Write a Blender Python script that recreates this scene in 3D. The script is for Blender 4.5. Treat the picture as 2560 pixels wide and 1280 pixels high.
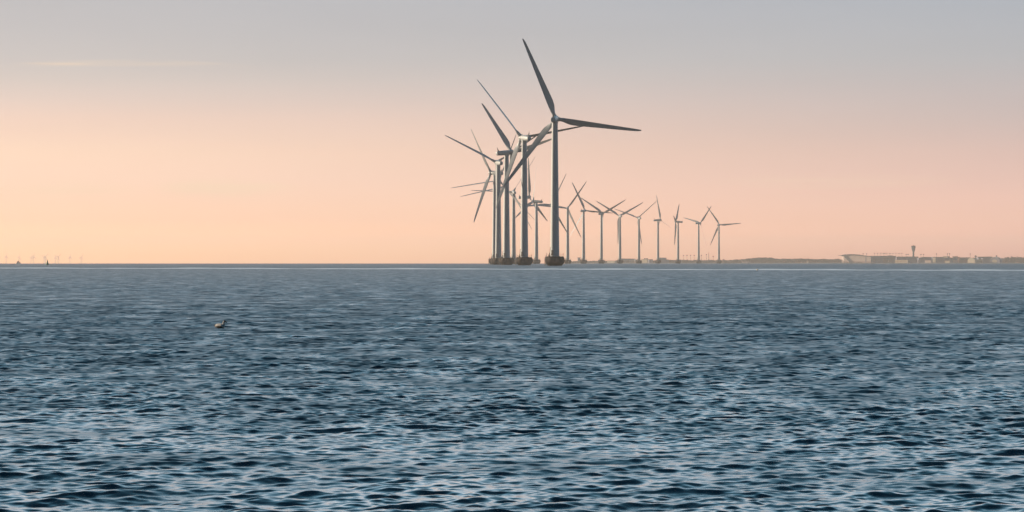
import bpy, bmesh, math, random
import numpy as np
from mathutils import Vector, Matrix

for o in list(bpy.data.objects):
    bpy.data.objects.remove(o)
scene = bpy.context.scene
R = math.radians

# ------------------------------------------------------------------ camera
FPX = 6790.0            # focal length in pixels of the 2560 px wide photograph
EYE = 654.0             # picture row of the eye level
CAM_H = 1.7             # metres above the water
EARTH2 = 2 * 7.43e6     # twice the (refraction corrected) earth radius: the sea really curves
cam_data = bpy.data.cameras.new('camera')
cam_data.sensor_width = 36.0
cam_data.lens = FPX / 2560.0 * 36.0
cam_data.clip_start = 0.5
cam_data.clip_end = 60000.0
cam = bpy.data.objects.new('camera', cam_data)
scene.collection.objects.link(cam)
cam.location = (0, 0, CAM_H)
cam.rotation_euler = (R(90) + math.atan((EYE - 640.0) / FPX), 0, 0)
scene.camera = cam

# ------------------------------------------------------------------ sky
SUN_EL = R(9.0)
SUN_AZ = R(-66.0)       # from +Y, negative to the left
SUN_DIR = Vector((math.sin(SUN_AZ) * math.cos(SUN_EL), math.cos(SUN_AZ) * math.cos(SUN_EL), math.sin(SUN_EL)))


def lin(c):
    return tuple(((v / 255.0) / 12.92 if v <= 10.3 else ((v / 255.0 + 0.055) / 1.055) ** 2.4) for v in c)


world = bpy.data.worlds.new('World')
scene.world = world
world.use_nodes = True
wn = world.node_tree
for n in list(wn.nodes):
    wn.nodes.remove(n)


def W(kind, **kw):
    n = wn.nodes.new(kind)
    for k, v in kw.items():
        setattr(n, k, v)
    return n


def wmath(op, a, b=None, clamp=False):
    n = W('ShaderNodeMath', operation=op, use_clamp=clamp)
    for i, v in enumerate((a, b)):
        if v is None:
            continue
        if isinstance(v, (int, float)):
            n.inputs[i].default_value = v
        else:
            wn.links.new(v, n.inputs[i])
    return n.outputs[0]


def wramp(fac, stops):
    n = W('ShaderNodeValToRGB')
    cr = n.color_ramp
    cr.interpolation = 'LINEAR'
    while len(cr.elements) > 1:
        cr.elements.remove(cr.elements[-1])
    for i, (p, c) in enumerate(stops):
        e = cr.elements[0] if i == 0 else cr.elements.new(p)
        e.position = p
        e.color = (*c, 1)
    wn.links.new(fac, n.inputs[0])
    return n.outputs[0]


def wmix(fac, a, b, blend='MIX'):
    n = W('ShaderNodeMix', data_type='RGBA', blend_type=blend)
    if isinstance(fac, (int, float)):
        n.inputs[0].default_value = fac
    else:
        wn.links.new(fac, n.inputs[0])
    for i, v in ((6, a), (7, b)):
        if isinstance(v, tuple):
            n.inputs[i].default_value = (*v, 1)
        else:
            wn.links.new(v, n.inputs[i])
    return n.outputs[2]


tc = W('ShaderNodeTexCoord')
sep = W('ShaderNodeSeparateXYZ')
wn.links.new(tc.outputs['Generated'], sep.inputs[0])
dx, dy, dz = sep.outputs
zpos = wmath('MAXIMUM', dz, 0.0)
t_el = wmath('SQRT', zpos)
# rows of the sky: sqrt(sin(elevation)) -> colour, on the sunward side and on the other
HAZE_DENSITY = 9.5e-5
HAZE_REACH = 13500.0
HAZE_TOP = 112.0
HAZE_GLOW = (0.59, 0.475, 0.38)     # what the haze itself scatters towards the eye, measured from a render


def clear_sky(row, rgb):
    """The colour the open sky needs at a picture row so that, seen through the haze, it shows as rgb."""
    z = (EYE - row) / FPX
    t = math.exp(-HAZE_DENSITY * min(HAZE_REACH, HAZE_TOP / max(z, 1e-5)))
    c = lin(rgb)
    return (math.sqrt(z), tuple(max(0.0, (c[i] - (1 - t) * HAZE_GLOW[i]) / t) for i in range(3)))


HI = [(0.345, (1.14, 1.00, 0.95)), (0.42, (1.44, 1.44, 1.50)), (0.50, (0.90, 1.24, 1.50)), (0.58, (0.43, 0.87, 1.17)),
      (0.68, (0.13, 0.42, 0.62)), (0.78, (0.030, 0.13, 0.22)), (1.0, (0.010, 0.05, 0.10))]
LEFT = [clear_sky(*v) for v in ((653.9, (253, 203, 165)), (650, (253, 204, 165)), (640, (253, 205, 166)), (620, (253, 207, 169)), (600, (254, 207, 172)),
                                (550, (254, 210, 178)), (500, (254, 214, 185)), (450, (254, 217, 191)), (380, (252, 217, 191)), (300, (243, 212, 193)),
                                (250, (230, 208, 195)), (200, (217, 203, 194)), (150, (207, 198, 193)), (80, (199, 193, 191)), (0, (195, 191, 191)))] + HI
RIGHT = [clear_sky(*v) for v in ((653.9, (222, 181, 163)), (650, (224, 183, 164)), (640, (226, 185, 165)), (620, (230, 188, 168)), (600, (233, 192, 171)),
                                 (550, (238, 196, 175)), (500, (237, 197, 179)), (450, (230, 194, 179)), (380, (221, 191, 179)), (300, (208, 189, 182)), (220, (198, 187, 184)),
                                 (150, (189, 186, 186)), (0, (179, 182, 188)))] + HI
lr = W('ShaderNodeMapRange', interpolation_type='LINEAR')
lr.inputs[1].default_value = -0.19
lr.inputs[2].default_value = 0.19
wn.links.new(dx, lr.inputs[0])
front = wmix(lr.outputs[0], wramp(t_el, LEFT), wramp(t_el, RIGHT))
# thin cirrus streaks low in the sky: noise stretched along the horizon, only inside a few soft patches
mp = W('ShaderNodeMapping')
mp.inputs['Scale'].default_value = (9, 3, 210)
wn.links.new(tc.outputs['Generated'], mp.inputs[0])
cz = W('ShaderNodeTexNoise')
cz.inputs['Scale'].default_value = 2.2
cz.inputs['Detail'].default_value = 7
wn.links.new(mp.outputs[0], cz.inputs['Vector'])


def patch(cx, cy, rx, ry, bend=0.0):
    X = (cx - 1280) / FPX
    Z = (EYE - cy) / FPX
    u = wmath('DIVIDE', wmath('SUBTRACT', dx, X), rx / FPX)
    zz = wmath('SUBTRACT', dz, Z)
    if bend:
        zz = wmath('ADD', zz, wmath('MULTIPLY', wmath('MULTIPLY', u, u), bend / FPX))
    v = wmath('DIVIDE', zz, ry / FPX)
    q = wmath('ADD', wmath('MULTIPLY', u, u), wmath('MULTIPLY', v, v))
    return wmath('SUBTRACT', 1.0, q, clamp=True)


cl = wmath('MULTIPLY', wmath('SUBTRACT', cz.outputs[0], 0.30, clamp=True), 2.6, clamp=True)
p_all = wmath('MULTIPLY', patch(350, 163, 330, 11, 12), 0.38)
p_all = wmath('ADD', p_all, wmath('MULTIPLY', patch(160, 167, 110, 4), 0.40))
p_all = wmath('ADD', p_all, wmath('MULTIPLY', patch(570, 470, 190, 26), 1.0))
p_all = wmath('ADD', p_all, wmath('MULTIPLY', patch(130, 475, 240, 30), 0.55))
p_all = wmath('ADD', p_all, wmath('MULTIPLY', patch(2080, 455, 330, 22), 0.35))
p_all = wmath('MULTIPLY', wmath('MULTIPLY', p_all, cl), 1.0, clamp=True)
front = wmix(p_all, front, lin((255, 226, 192)))
# a very soft mottling of the whole sky
mp2 = W('ShaderNodeMapping')
mp2.inputs['Scale'].default_value = (5, 2, 34)
wn.links.new(tc.outputs['Generated'], mp2.inputs[0])
c2 = W('ShaderNodeTexNoise')
c2.inputs['Scale'].default_value = 1.7
c2.inputs['Detail'].default_value = 4
wn.links.new(mp2.outputs[0], c2.inputs['Vector'])
mott = wmath('ADD', wmath('MULTIPLY', c2.outputs[0], 0.08), 0.96)
comb = W('ShaderNodeCombineColor')
for i in range(3):
    wn.links.new(mott, comb.inputs[i])
front = wmix(1.0, front, comb.outputs[0], 'MULTIPLY')
front10 = W('ShaderNodeVectorMath', operation='SCALE')
wn.links.new(front, front10.inputs[0])
front10.inputs['Scale'].default_value = 10.0
sky = W('ShaderNodeTexSky', sky_type='NISHITA')
sky.sun_disc = False
sky.sun_elevation = SUN_EL
sky.sun_rotation = SUN_AZ
sky.air_density = 1.2
sky.dust_density = 1.5
sky.ozone_density = 3.0
skt = wmix(1.0, sky.outputs[0], (0.13, 0.42, 0.60), 'MULTIPLY')
back = W('ShaderNodeMapRange', interpolation_type='SMOOTHSTEP')
back.inputs[1].default_value = 0.55
back.inputs[2].default_value = -0.25
wn.links.new(dy, back.inputs[0])
full = wmix(back.outputs[0], front10.outputs[0], skt)
bg = W('ShaderNodeBackground')
bg.inputs['Strength'].default_value = 0.1
wn.links.new(full, bg.inputs['Color'])
wo = W('ShaderNodeOutputWorld')
wn.links.new(bg.outputs[0], wo.inputs['Surface'])

# ------------------------------------------------------------------ sun
sd = bpy.data.lights.new('sun', 'SUN')
sd.energy = 5.0
sd.angle = R(0.6)
sd.color = (1.0, 0.83, 0.62)
sun = bpy.data.objects.new('sun', sd)
scene.collection.objects.link(sun)
sun.rotation_euler = (-SUN_DIR).to_track_quat('-Z', 'Y').to_euler()

scene.view_settings.view_transform = 'Standard'
scene.view_settings.look = 'None'
scene.view_settings.exposure = 0.0
scene.view_settings.gamma = 1.0
scene.cycles.use_denoising = True
scene.cycles.use_adaptive_sampling = False
scene.cycles.max_bounces = 6
scene.cycles.volume_bounces = 1
scene.cycles.caustics_reflective = False
scene.cycles.caustics_refractive = False

# ------------------------------------------------------------------ helpers
C = scene.collection
rnd = random.Random(5)


def drop(d):
    return d * d / EARTH2


def sea_z(x, y):
    return -(x * x + y * y) / EARTH2


def px(x, y, d):
    """The world point at depth d that the photograph shows at column x, row y."""
    return Vector(((x - 1280.0) / FPX * d, d, CAM_H + (EYE - y) / FPX * d))


def tag(o, label, cat, group=None):
    o['label'] = label
    o['category'] = cat
    if group:
        o['group'] = group
    return o


def thing(name, label, cat, loc, rz=0.0, group=None):
    o = bpy.data.objects.new(name, None)
    o.empty_display_size = 0.5
    C.objects.link(o)
    o.location = loc
    o.rotation_euler = (0, 0, rz)
    return tag(o, label, cat, group)


def obj(name, bm, mat, parent=None, smooth=False, loc=None):
    me = bpy.data.meshes.new(name)
    bm.normal_update()
    bm.to_mesh(me)
    bm.free()
    for m in (mat if isinstance(mat, list) else [mat]):
        me.materials.append(m)
    if smooth:
        me.polygons.foreach_set('use_smooth', [True] * len(me.polygons))
        me.set_sharp_from_angle(angle=R(38))
    o = bpy.data.objects.new(name, me)
    C.objects.link(o)
    o.parent = parent
    if loc is not None:
        o.location = loc
    return o


def copy_tree(o, parent=None):
    c = o.copy()
    C.objects.link(c)
    c.parent = parent
    for ch in o.children:
        copy_tree(ch, c)
    return c


def box(bm, x0, x1, y0, y1, z0, z1, m=None, mi=0):
    vs = [bm.verts.new((x, y, z)) for z in (z0, z1) for y in (y0, y1) for x in (x0, x1)]
    if m is not None:
        for v in vs:
            v.co = m @ v.co
    for f in ((0, 2, 3, 1), (4, 5, 7, 6), (0, 1, 5, 4), (2, 6, 7, 3), (0, 4, 6, 2), (1, 3, 7, 5)):
        bm.faces.new([vs[i] for i in f]).material_index = mi
    return vs


def tube(bm, p0, p1, r0, r1=None, seg=8, cap=True):
    r1 = r0 if r1 is None else r1
    p0, p1 = Vector(p0), Vector(p1)
    q = (p1 - p0).to_track_quat('Z', 'Y')
    a, b = [], []
    for i in range(seg):
        t = 2 * math.pi * i / seg
        e = q @ Vector((math.cos(t), math.sin(t), 0))
        a.append(bm.verts.new(p0 + e * r0))
        b.append(bm.verts.new(p1 + e * r1))
    for i in range(seg):
        j = (i + 1) % seg
        bm.faces.new((a[i], a[j], b[j], b[i]))
    if cap:
        bm.faces.new(a[::-1])
        bm.faces.new(b)


def loft(bm, rings, cap0=True, cap1=True):
    rs = [[bm.verts.new(p) for p in ring] for ring in rings]
    n = len(rs[0])
    for a, b in zip(rs, rs[1:]):
        for i in range(n):
            j = (i + 1) % n
            bm.faces.new((a[i], a[j], b[j], b[i]))
    if cap0:
        bm.faces.new(rs[0][::-1])
    if cap1:
        bm.faces.new(rs[-1])


def lathe(bm, prof, seg=48, axis='Z', cx=0.0, cy=0.0, cz=0.0, cap0=True, cap1=True):
    rings = []
    for r, h in prof:
        ring = []
        for i in range(seg):
            t = 2 * math.pi * i / seg
            c, s = math.cos(t) * r, math.sin(t) * r
            ring.append((cx + c, cy + s, cz + h) if axis == 'Z' else (cx + s, cy + h, cz + c))
        rings.append(ring)
    loft(bm, rings, cap0, cap1)


# ------------------------------------------------------------------ materials
def mat(name, base, rough=0.6, spec=0.5, metal=0.0, noise=0.0, nscale=1.0, nstretch=(1, 1, 1), dark=None, bump=0.0):
    m = bpy.data.materials.new(name)
    m.use_nodes = True
    nt = m.node_tree
    b = nt.nodes['Principled BSDF']
    b.inputs['Base Color'].default_value = (*base, 1)
    b.inputs['Roughness'].default_value = rough
    b.inputs['Specular IOR Level'].default_value = spec
    b.inputs['Metallic'].default_value = metal
    if noise > 0:
        t = nt.nodes.new('ShaderNodeTexCoord')
        mp_ = nt.nodes.new('ShaderNodeMapping')
        mp_.inputs['Scale'].default_value = nstretch
        nt.links.new(t.outputs['Object'], mp_.inputs[0])
        nz = nt.nodes.new('ShaderNodeTexNoise')
        nz.inputs['Scale'].default_value = nscale
        nz.inputs['Detail'].default_value = 6
        nz.inputs['Roughness'].default_value = 0.6
        nt.links.new(mp_.outputs[0], nz.inputs['Vector'])
        cr = nt.nodes.new('ShaderNodeValToRGB')
        d = dark if dark else tuple(v * (1 - noise) for v in base)
        cr.color_ramp.elements[0].position = 0.36
        cr.color_ramp.elements[0].color = (*d, 1)
        cr.color_ramp.elements[1].position = 0.62
        cr.color_ramp.elements[1].color = (*base, 1)
        nt.links.new(nz.outputs[0], cr.inputs[0])
        nt.links.new(cr.outputs[0], b.inputs['Base Color'])
        if bump > 0:
            bp = nt.nodes.new('ShaderNodeBump')
            bp.inputs['Strength'].default_value = bump
            bp.inputs['Distance'].default_value = 0.05
            nt.links.new(nz.outputs[0], bp.inputs['Height'])
            nt.links.new(bp.outputs[0], b.inputs['Normal'])
    return m


M_TOWER = mat('tower_paint', (0.62, 0.62, 0.61), 0.5, noise=0.14, nscale=0.6, nstretch=(1, 1, 0.12))
M_BLADE = mat('blade_paint', (0.50, 0.51, 0.51), 0.45, noise=0.10, nscale=0.35)
M_NAC = mat('nacelle_paint', (0.60, 0.60, 0.58), 0.45, noise=0.10, nscale=0.8)
M_DARK = mat('dark_steel', (0.05, 0.05, 0.055), 0.6, noise=0.3, nscale=3)
M_RAIL = mat('galvanised_rail', (0.16, 0.13, 0.11), 0.6, noise=0.3, nscale=3)
M_CRANE = mat('crane_paint', (0.22, 0.12, 0.08), 0.6, noise=0.3, nscale=3)


def concrete():
    m = bpy.data.materials.new('sea_concrete')
    m.use_nodes = True
    nt = m.node_tree
    b = nt.nodes['Principled BSDF']
    b.inputs['Roughness'].default_value = 0.85
    t = nt.nodes.new('ShaderNodeTexCoord')
    mp_ = nt.nodes.new('ShaderNodeMapping')
    mp_.inputs['Scale'].default_value = (1, 1, 0.25)
    nt.links.new(t.outputs['Object'], mp_.inputs[0])
    nz = nt.nodes.new('ShaderNodeTexNoise')
    nz.inputs['Scale'].default_value = 1.3
    nz.inputs['Detail'].default_value = 8
    nz.inputs['Roughness'].default_value = 0.65
    nt.links.new(mp_.outputs[0], nz.inputs['Vector'])
    cr = nt.nodes.new('ShaderNodeValToRGB')
    cr.color_ramp.elements[0].position = 0.3
    cr.color_ramp.elements[0].color = (0.015, 0.012, 0.009, 1)
    cr.color_ramp.elements[1].position = 0.7
    cr.color_ramp.elements[1].color = (0.14, 0.082, 0.055, 1)
    nt.links.new(nz.outputs[0], cr.inputs[0])
    # wet weed growing up from the water
    sp = nt.nodes.new('ShaderNodeSeparateXYZ')
    nt.links.new(t.outputs['Object'], sp.inputs[0])
    ad = nt.nodes.new('ShaderNodeMath')
    ad.operation = 'MULTIPLY_ADD'
    nt.links.new(nz.outputs[0], ad.inputs[0])
    ad.inputs[1].default_value = -1.4
    nt.links.new(sp.outputs[2], ad.inputs[2])
    mr = nt.nodes.new('ShaderNodeMapRange')
    mr.inputs[1].default_value = 0.2
    mr.inputs[2].default_value = 1.1
    nt.links.new(ad.outputs[0], mr.inputs[0])
    mx = nt.nodes.new('ShaderNodeMix')
    mx.data_type = 'RGBA'
    nt.links.new(mr.outputs[0], mx.inputs[0])
    mx.inputs[6].default_value = (0.014, 0.016, 0.011, 1)
    nt.links.new(cr.outputs[0], mx.inputs[7])
    nt.links.new(mx.outputs[2], b.inputs['Base Color'])
    return m


M_CONC = concrete()

# ------------------------------------------------------------------ sea
wr = np.random.default_rng(11)
NW = 190
lam = np.exp(math.log(0.05) + math.log(3.2 / 0.05) * (np.arange(NW) + wr.uniform(0, 1, NW)) / NW)
wt = np.exp(-0.5 * (np.log(lam / 0.20) / 0.80) ** 2)
MSS = 0.048                                   # mean square slope of the wind chop
slope = np.sqrt(2 * MSS * wt / wt.sum())
kk = 2 * math.pi / lam
amp = slope / kk
ang = -math.pi / 2 + R(14) + wr.normal(0, R(31), NW)      # travelling towards the shore
kx, ky = kk * np.cos(ang), kk * np.sin(ang)
ph = wr.uniform(0, 2 * math.pi, NW)
gust = [(2 * math.pi / l * math.cos(a), 2 * math.pi / l * math.sin(a), p) for l, a, p in
        zip((6, 9, 14, 23, 37, 61, 97), wr.uniform(0, 6.28, 7), wr.uniform(0, 6.28, 7))]
CHOP = 0.6


def gustiness(x, y):
    g = np.zeros_like(x)
    for gx, gy, p in gust:
        g += np.sin(gx * x + gy * y + p)
    r = np.clip((np.hypot(x, y) - 22.0) / 130.0, 0, 1)          # the chop dies down a little farther out
    return np.clip(1.0 + 0.06 * g, 0.6, 1.4) * (1.0 - 0.22 * r * r * (3 - 2 * r))


def waves(x, y, cut):
    """height and choppy shift at (x, y); wavelengths under about four mesh spacings (cut) fade out"""
    z = np.zeros_like(x)
    sx = np.zeros_like(x)
    sy = np.zeros_like(x)
    g = gustiness(x, y)
    for i in range(NW):
        w = min(1.0, max(0.0, (lam[i] / cut - 2.2) / 1.8))
        if w <= 0:
            continue
        th = kx[i] * x + ky[i] * y + ph[i]
        a = amp[i] * w
        gg = g if lam[i] < 2.0 else 1.0
        s = np.sin(th) * (a * CHOP) * gg
        z += np.cos(th) * a * gg
        sx -= s * (kx[i] / kk[i])
        sy -= s * (ky[i] / kk[i])
    return z, sx, sy


def sea_material(name):
    m = bpy.data.materials.new(name)
    m.use_nodes = True
    nt = m.node_tree
    b = nt.nodes['Principled BSDF']
    b.inputs['Base Color'].default_value = (0.002, 0.024, 0.044, 1)
    b.inputs['IOR'].default_value = 1.44
    at = nt.nodes.new('ShaderNodeAttribute')
    at.attribute_name = 'ripple'
    t = nt.nodes.new('ShaderNodeTexCoord')
    mp_ = nt.nodes.new('ShaderNodeMapping')
    mp_.inputs['Scale'].default_value = (0.55, 0.42, 0.05)
    nt.links.new(t.outputs['Object'], mp_.inputs[0])
    g = nt.nodes.new('ShaderNodeTexNoise')
    g.inputs['Scale'].default_value = 1.0
    g.inputs['Detail'].default_value = 8
    g.inputs['Roughness'].default_value = 0.7
    nt.links.new(mp_.outputs[0], g.inputs['Vector'])
    mr = nt.nodes.new('ShaderNodeMapRange')
    mr.inputs[1].default_value = 0.3
    mr.inputs[2].default_value = 0.7
    mr.inputs[3].default_value = 0.45
    mr.inputs[4].default_value = 1.50
    nt.links.new(g.outputs[0], mr.inputs[0])
    mu = nt.nodes.new('ShaderNodeMath')
    mu.operation = 'MULTIPLY'
    nt.links.new(at.outputs['Fac'], mu.inputs[0])
    nt.links.new(mr.outputs[0], mu.inputs[1])
    nt.links.new(mu.outputs[0], b.inputs['Roughness'])
    return m


M_SEA = sea_material('sea_water')


def radii():
    rr = [2.0]
    while rr[-1] < 13000:
        r = rr[-1]
        if r < 14:
            d = 0.10
        elif r < 24:
            d = 0.00085 * r
        elif r < 300:
            d = 0.00065 * r
        elif r < 900:
            d = 0.0009 * r
        elif r < 2000:
            d = 0.004 * r
        else:
            d = 0.012 * r
        rr.append(r + d)
    return np.array(rr)


def build_sea():
    rr = radii()
    fine = np.arange(-R(12.5), R(12.5) + 1e-6, 0.00068)
    mid = np.arange(R(12.5) + 0.009, R(42), 0.009)
    far = np.linspace(R(42), 2 * math.pi - R(42), 44)[1:-1]
    th = np.concatenate([fine, mid, far, 2 * math.pi - mid[::-1]])
    nf, nc, nr = len(fine), len(th), len(rr)
    co = np.zeros((nr, nc, 3), np.float32)
    rough = np.zeros((nr, nc), np.float32)
    sn, cs = np.sin(th), np.cos(th)
    for i, r in enumerate(rr):
        dr = (rr[i + 1] - r) if i + 1 < nr else r * 0.012
        x, y = r * sn, r * cs
        base = -(r * r) / EARTH2
        cut = max(dr, r * 0.00068)
        z, sx, sy = waves(x[:nf], y[:nf], cut)
        co[i, :nf] = np.stack([x[:nf] + sx, y[:nf] + sy, base + z], 1)
        cut2 = max(cut, r * 0.009)
        z, sx, sy = waves(x[nf:], y[nf:], cut2)
        co[i, nf:] = np.stack([x[nf:] + sx, y[nf:] + sy, base + z], 1)
        for sl, cc in ((slice(0, nf), cut), (slice(nf, nc), cut2)):
            w = np.clip((lam / cc - 2.2) / 1.8, 0, 1)
            var = float((0.5 * slope ** 2 * (1 - w ** 2)).sum()) + 0.0001
            rough[i, sl] = math.sqrt(math.sqrt(2 * min(var * (1 - 0.45 * min(1, max(0, (r - 22) / 130)) + 0.55 * min(1, max(0, (r - 500) / 900))), 0.04)))
    nv = nr * nc
    i0 = (np.arange(nr - 1)[:, None] * nc + np.arange(nc)[None, :])
    i1 = (np.arange(nr - 1)[:, None] * nc + (np.arange(nc)[None, :] + 1) % nc)
    quads = np.stack([i0, i0 + nc, i1 + nc, i1], -1).reshape(-1, 4).astype(np.int32)
    # close the disc under the photographer
    me = bpy.data.meshes.new('sea')
    ncen = nc
    co = co.reshape(-1, 3)
    cen = np.array([[0, 0, 0]], np.float32)
    allco = np.concatenate([co, cen])
    me.vertices.add(nv + 1)
    me.vertices.foreach_set('co', allco.ravel())
    tri = np.stack([np.full(ncen, nv), np.arange(nc), (np.arange(nc) + 1) % nc], 1).astype(np.int32)
    nq = len(quads)
    me.loops.add(nq * 4 + ncen * 3)
    me.loops.foreach_set('vertex_index', np.concatenate([quads.ravel(), tri.ravel()]))
    me.polygons.add(nq + ncen)
    me.polygons.foreach_set('loop_start', np.concatenate([np.arange(nq) * 4, nq * 4 + np.arange(ncen) * 3]).astype(np.int32))
    me.polygons.foreach_set('use_smooth', np.ones(nq + ncen, bool))
    me.update(calc_edges=True)
    at = me.attributes.new('ripple', 'FLOAT', 'POINT')
    at.data.foreach_set('value', np.concatenate([rough.ravel(), [0.2]]).astype(np.float32))
    # faces must look up
    if me.polygons[nq // 2].normal.z < 0:
        me.flip_normals()
    me.materials.append(M_SEA)
    o = bpy.data.objects.new('sea', me)
    C.objects.link(o)
    o['kind'] = 'structure'
    return o


build_sea()


def water_at(x, y):
    r = math.hypot(x, y)
    cut = 0.00065 * r if r < 300 else 0.0009 * r
    z, _, _ = waves(np.array([x], float), np.array([y], float), cut)
    return float(z[0]) - r * r / EARTH2


def ground_depth(y):
    """distance at which the curved sea shows at picture row y"""
    a = (y - EYE) / FPX
    d = CAM_H / a
    for _ in range(40):
        d = (CAM_H + drop(d)) / a
    return d


# the long pale line of a boat's wake, a low smooth swell with foam on it
def wake():
    bm = bmesh.new()
    n = 420
    prev = None
    for i in range(n + 1):
        X = -400 + 3200 * i / n
        X = -300 + 620 * i / n
        u = X / 120.0
        col = 1280 + X * FPX / 620
        t = (col) / 2560.0
        yy = 670.6 + 6.0 * t - 1.2 * t * (1 - t)
        d = ground_depth(yy) + 2.5 * math.sin(i * 0.13) + 1.5 * math.sin(i * 0.37 + 1)
        x = (col - 1280) / FPX * d
        z0 = sea_z(x, d)
        hgt = 0.15 + 0.05 * math.sin(i * 0.21) + 0.04 * math.sin(i * 0.57 + 2)
        w = 15
        ring = [bm.verts.new((x, d + s * w, z0 + hh)) for s, hh in
                ((-1.0, -0.05), (-0.75, 0.10), (-0.4, hgt), (0.0, hgt * 1.12), (0.5, hgt * 0.9), (1.0, -0.05))]
        if prev:
            for a, b, c, e in zip(prev, prev[1:], ring[1:], ring):
                bm.faces.new((a, e, c, b))
        prev = ring
    m = bpy.data.materials.new('wake_foam')
    m.use_nodes = True
    nt = m.node_tree
    b = nt.nodes['Principled BSDF']
    b.inputs['IOR'].default_value = 1.34
    b.inputs['Roughness'].default_value = 0.35
    t = nt.nodes.new('ShaderNodeTexCoord')
    nz = nt.nodes.new('ShaderNodeTexNoise')
    nz.inputs['Scale'].default_value = 0.12
    nz.inputs['Detail'].default_value = 6
    nt.links.new(t.outputs['Object'], nz.inputs['Vector'])
    cr = nt.nodes.new('ShaderNodeValToRGB')
    cr.color_ramp.elements[0].position = 0.36
    cr.color_ramp.elements[0].color = (0.22, 0.22, 0.22, 1)
    cr.color_ramp.elements[1].position = 0.60
    cr.color_ramp.elements[1].color = (0.66, 0.63, 0.59, 1)
    nt.links.new(nz.outputs[0], cr.inputs[0])
    nt.links.new(cr.outputs[0], b.inputs['Base Color'])
    o = obj('water_wake', bm, m, smooth=True)
    o['kind'] = 'structure'


wake()

# ------------------------------------------------------------------ wind turbines
HUB = 64.0
DECK = 4.05
TILT = R(5)


def foundation_bm():
    bm = bmesh.new()
    lathe(bm, [(3.0, -1.5), (3.0, 0.0), (3.45, 0.45), (4.02, 1.15), (4.32, 1.9), (4.38, 2.5), (4.26, 3.15), (3.98, 3.7), (3.8, 3.85),
               (3.86, 3.87), (3.86, DECK), (2.0, DECK + 0.02)], 56)
    return bm


def railing_bm():
    bm = bmesh.new()
    n = 16
    for i in range(n):
        a = 2 * math.pi * (i + 0.15) / n
        tall = 1.1 if i % 8 else 1.5
        p = (3.7 * math.cos(a), 3.7 * math.sin(a))
        tube(bm, (*p, DECK - 0.01), (*p, DECK + tall), 0.025 if i % 8 else 0.07, seg=6)
    for z in (0.55, 1.1):
        m = 40
        for i in range(m):
            a, b = 2 * math.pi * i / m, 2 * math.pi * (i + 1) / m
            tube(bm, (3.7 * math.cos(a), 3.7 * math.sin(a), DECK + z), (3.7 * math.cos(b), 3.7 * math.sin(b), DECK + z), 0.018, seg=5, cap=False)
    return bm


def crane_bm():
    bm = bmesh.new()
    tube(bm, (-2.25, -2.2, DECK), (-2.05, -2.2, DECK + 3.6), 0.17, 0.10)
    tube(bm, (-2.9, -2.3, DECK), (-2.12, -2.2, DECK + 1.9), 0.08)
    tube(bm, (-2.05, -2.2, DECK + 3.55), (-1.75, -3.1, DECK + 4.1), 0.09)
    box(bm, -2.7, -2.0, -2.5, -1.9, DECK, DECK + 0.5)
    return bm


def landing_bm():
    bm = bmesh.new()
    for a in (R(196), R(208)):
        c, s = math.cos(a), math.sin(a)
        tube(bm, (4.6 * c, 4.6 * s, -0.6), (4.6 * c, 4.6 * s, DECK - 0.5), 0.08)
        for z in (0.6, 2.4, 3.7):
            tube(bm, (3.6 * c, 3.6 * s, z), (4.6 * c, 4.6 * s, z), 0.07)
    a0, a1 = R(200), R(204)
    for a in (a0, a1):
        tube(bm, (4.5 * math.cos(a), 4.5 * math.sin(a), -0.4), (4.5 * math.cos(a), 4.5 * math.sin(a), DECK + 0.5), 0.04)
    for k in range(14):
        z = k * 0.36
        tube(bm, (4.5 * math.cos(a0), 4.5 * math.sin(a0), z), (4.5 * math.cos(a1), 4.5 * math.sin(a1), z), 0.03, seg=5)
    return bm


def tower_bm():
    bm = bmesh.new()
    z0, z1 = DECK - 0.2, HUB - 1.25
    prof = [(2.12, z0), (2.12, z0 + 0.5), (2.0, z0 + 0.55)]
    for f in (0.33, 0.66):
        z = z0 + (z1 - z0) * f
        r = 2.0 + (1.28 - 2.0) * f
        prof += [(r, z - 0.15), (r + 0.035, z - 0.12), (r + 0.035, z + 0.12), (r, z + 0.15)]
    prof += [(1.28, z1 - 0.5), (1.38, z1 - 0.48), (1.38, z1)]
    lathe(bm, prof, 48)
    return bm


def door_bm():
    bm = bmesh.new()
    m = Matrix.Rotation(R(-35), 4, 'Z')
    box(bm, -0.45, 0.45, -2.10, -1.9, DECK + 0.55, DECK + 2.75, m)
    return bm


# nacelle and rotor are built round the yaw axis: local +Y is towards the rotor, origin at hub height
def nacelle_bm():
    bm = bmesh.new()
    rings = []
    secs = [(-7.25, 0.70, 0.70, 0.10), (-7.1, 0.98, 1.0, 0.05), (-6.6, 1.16, 1.20, 0.0), (-5.0, 1.30, 1.34, 0.0), (-1.5, 1.38, 1.42, 0.0),
            (1.2, 1.38, 1.42, 0.0), (2.1, 1.30, 1.34, 0.0), (2.35, 1.15, 1.2, 0.0)]
    n = 28
    for y, rx, rz, dz_ in secs:
        ring = []
        for i in range(n):
            t = 2 * math.pi * i / n
            c, s = math.cos(t), math.sin(t)
            e = 0.78
            ring.append((rx * math.copysign(abs(c) ** e, c), y, dz_ + rz * math.copysign(abs(s) ** e, s)))
        rings.append(ring[::-1])
    loft(bm, rings)
    return bm


def bearing_bm():
    bm = bmesh.new()
    lathe(bm, [(1.42, -1.7), (1.42, -1.22), (1.20, -1.2)], 32)
    return bm


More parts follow.
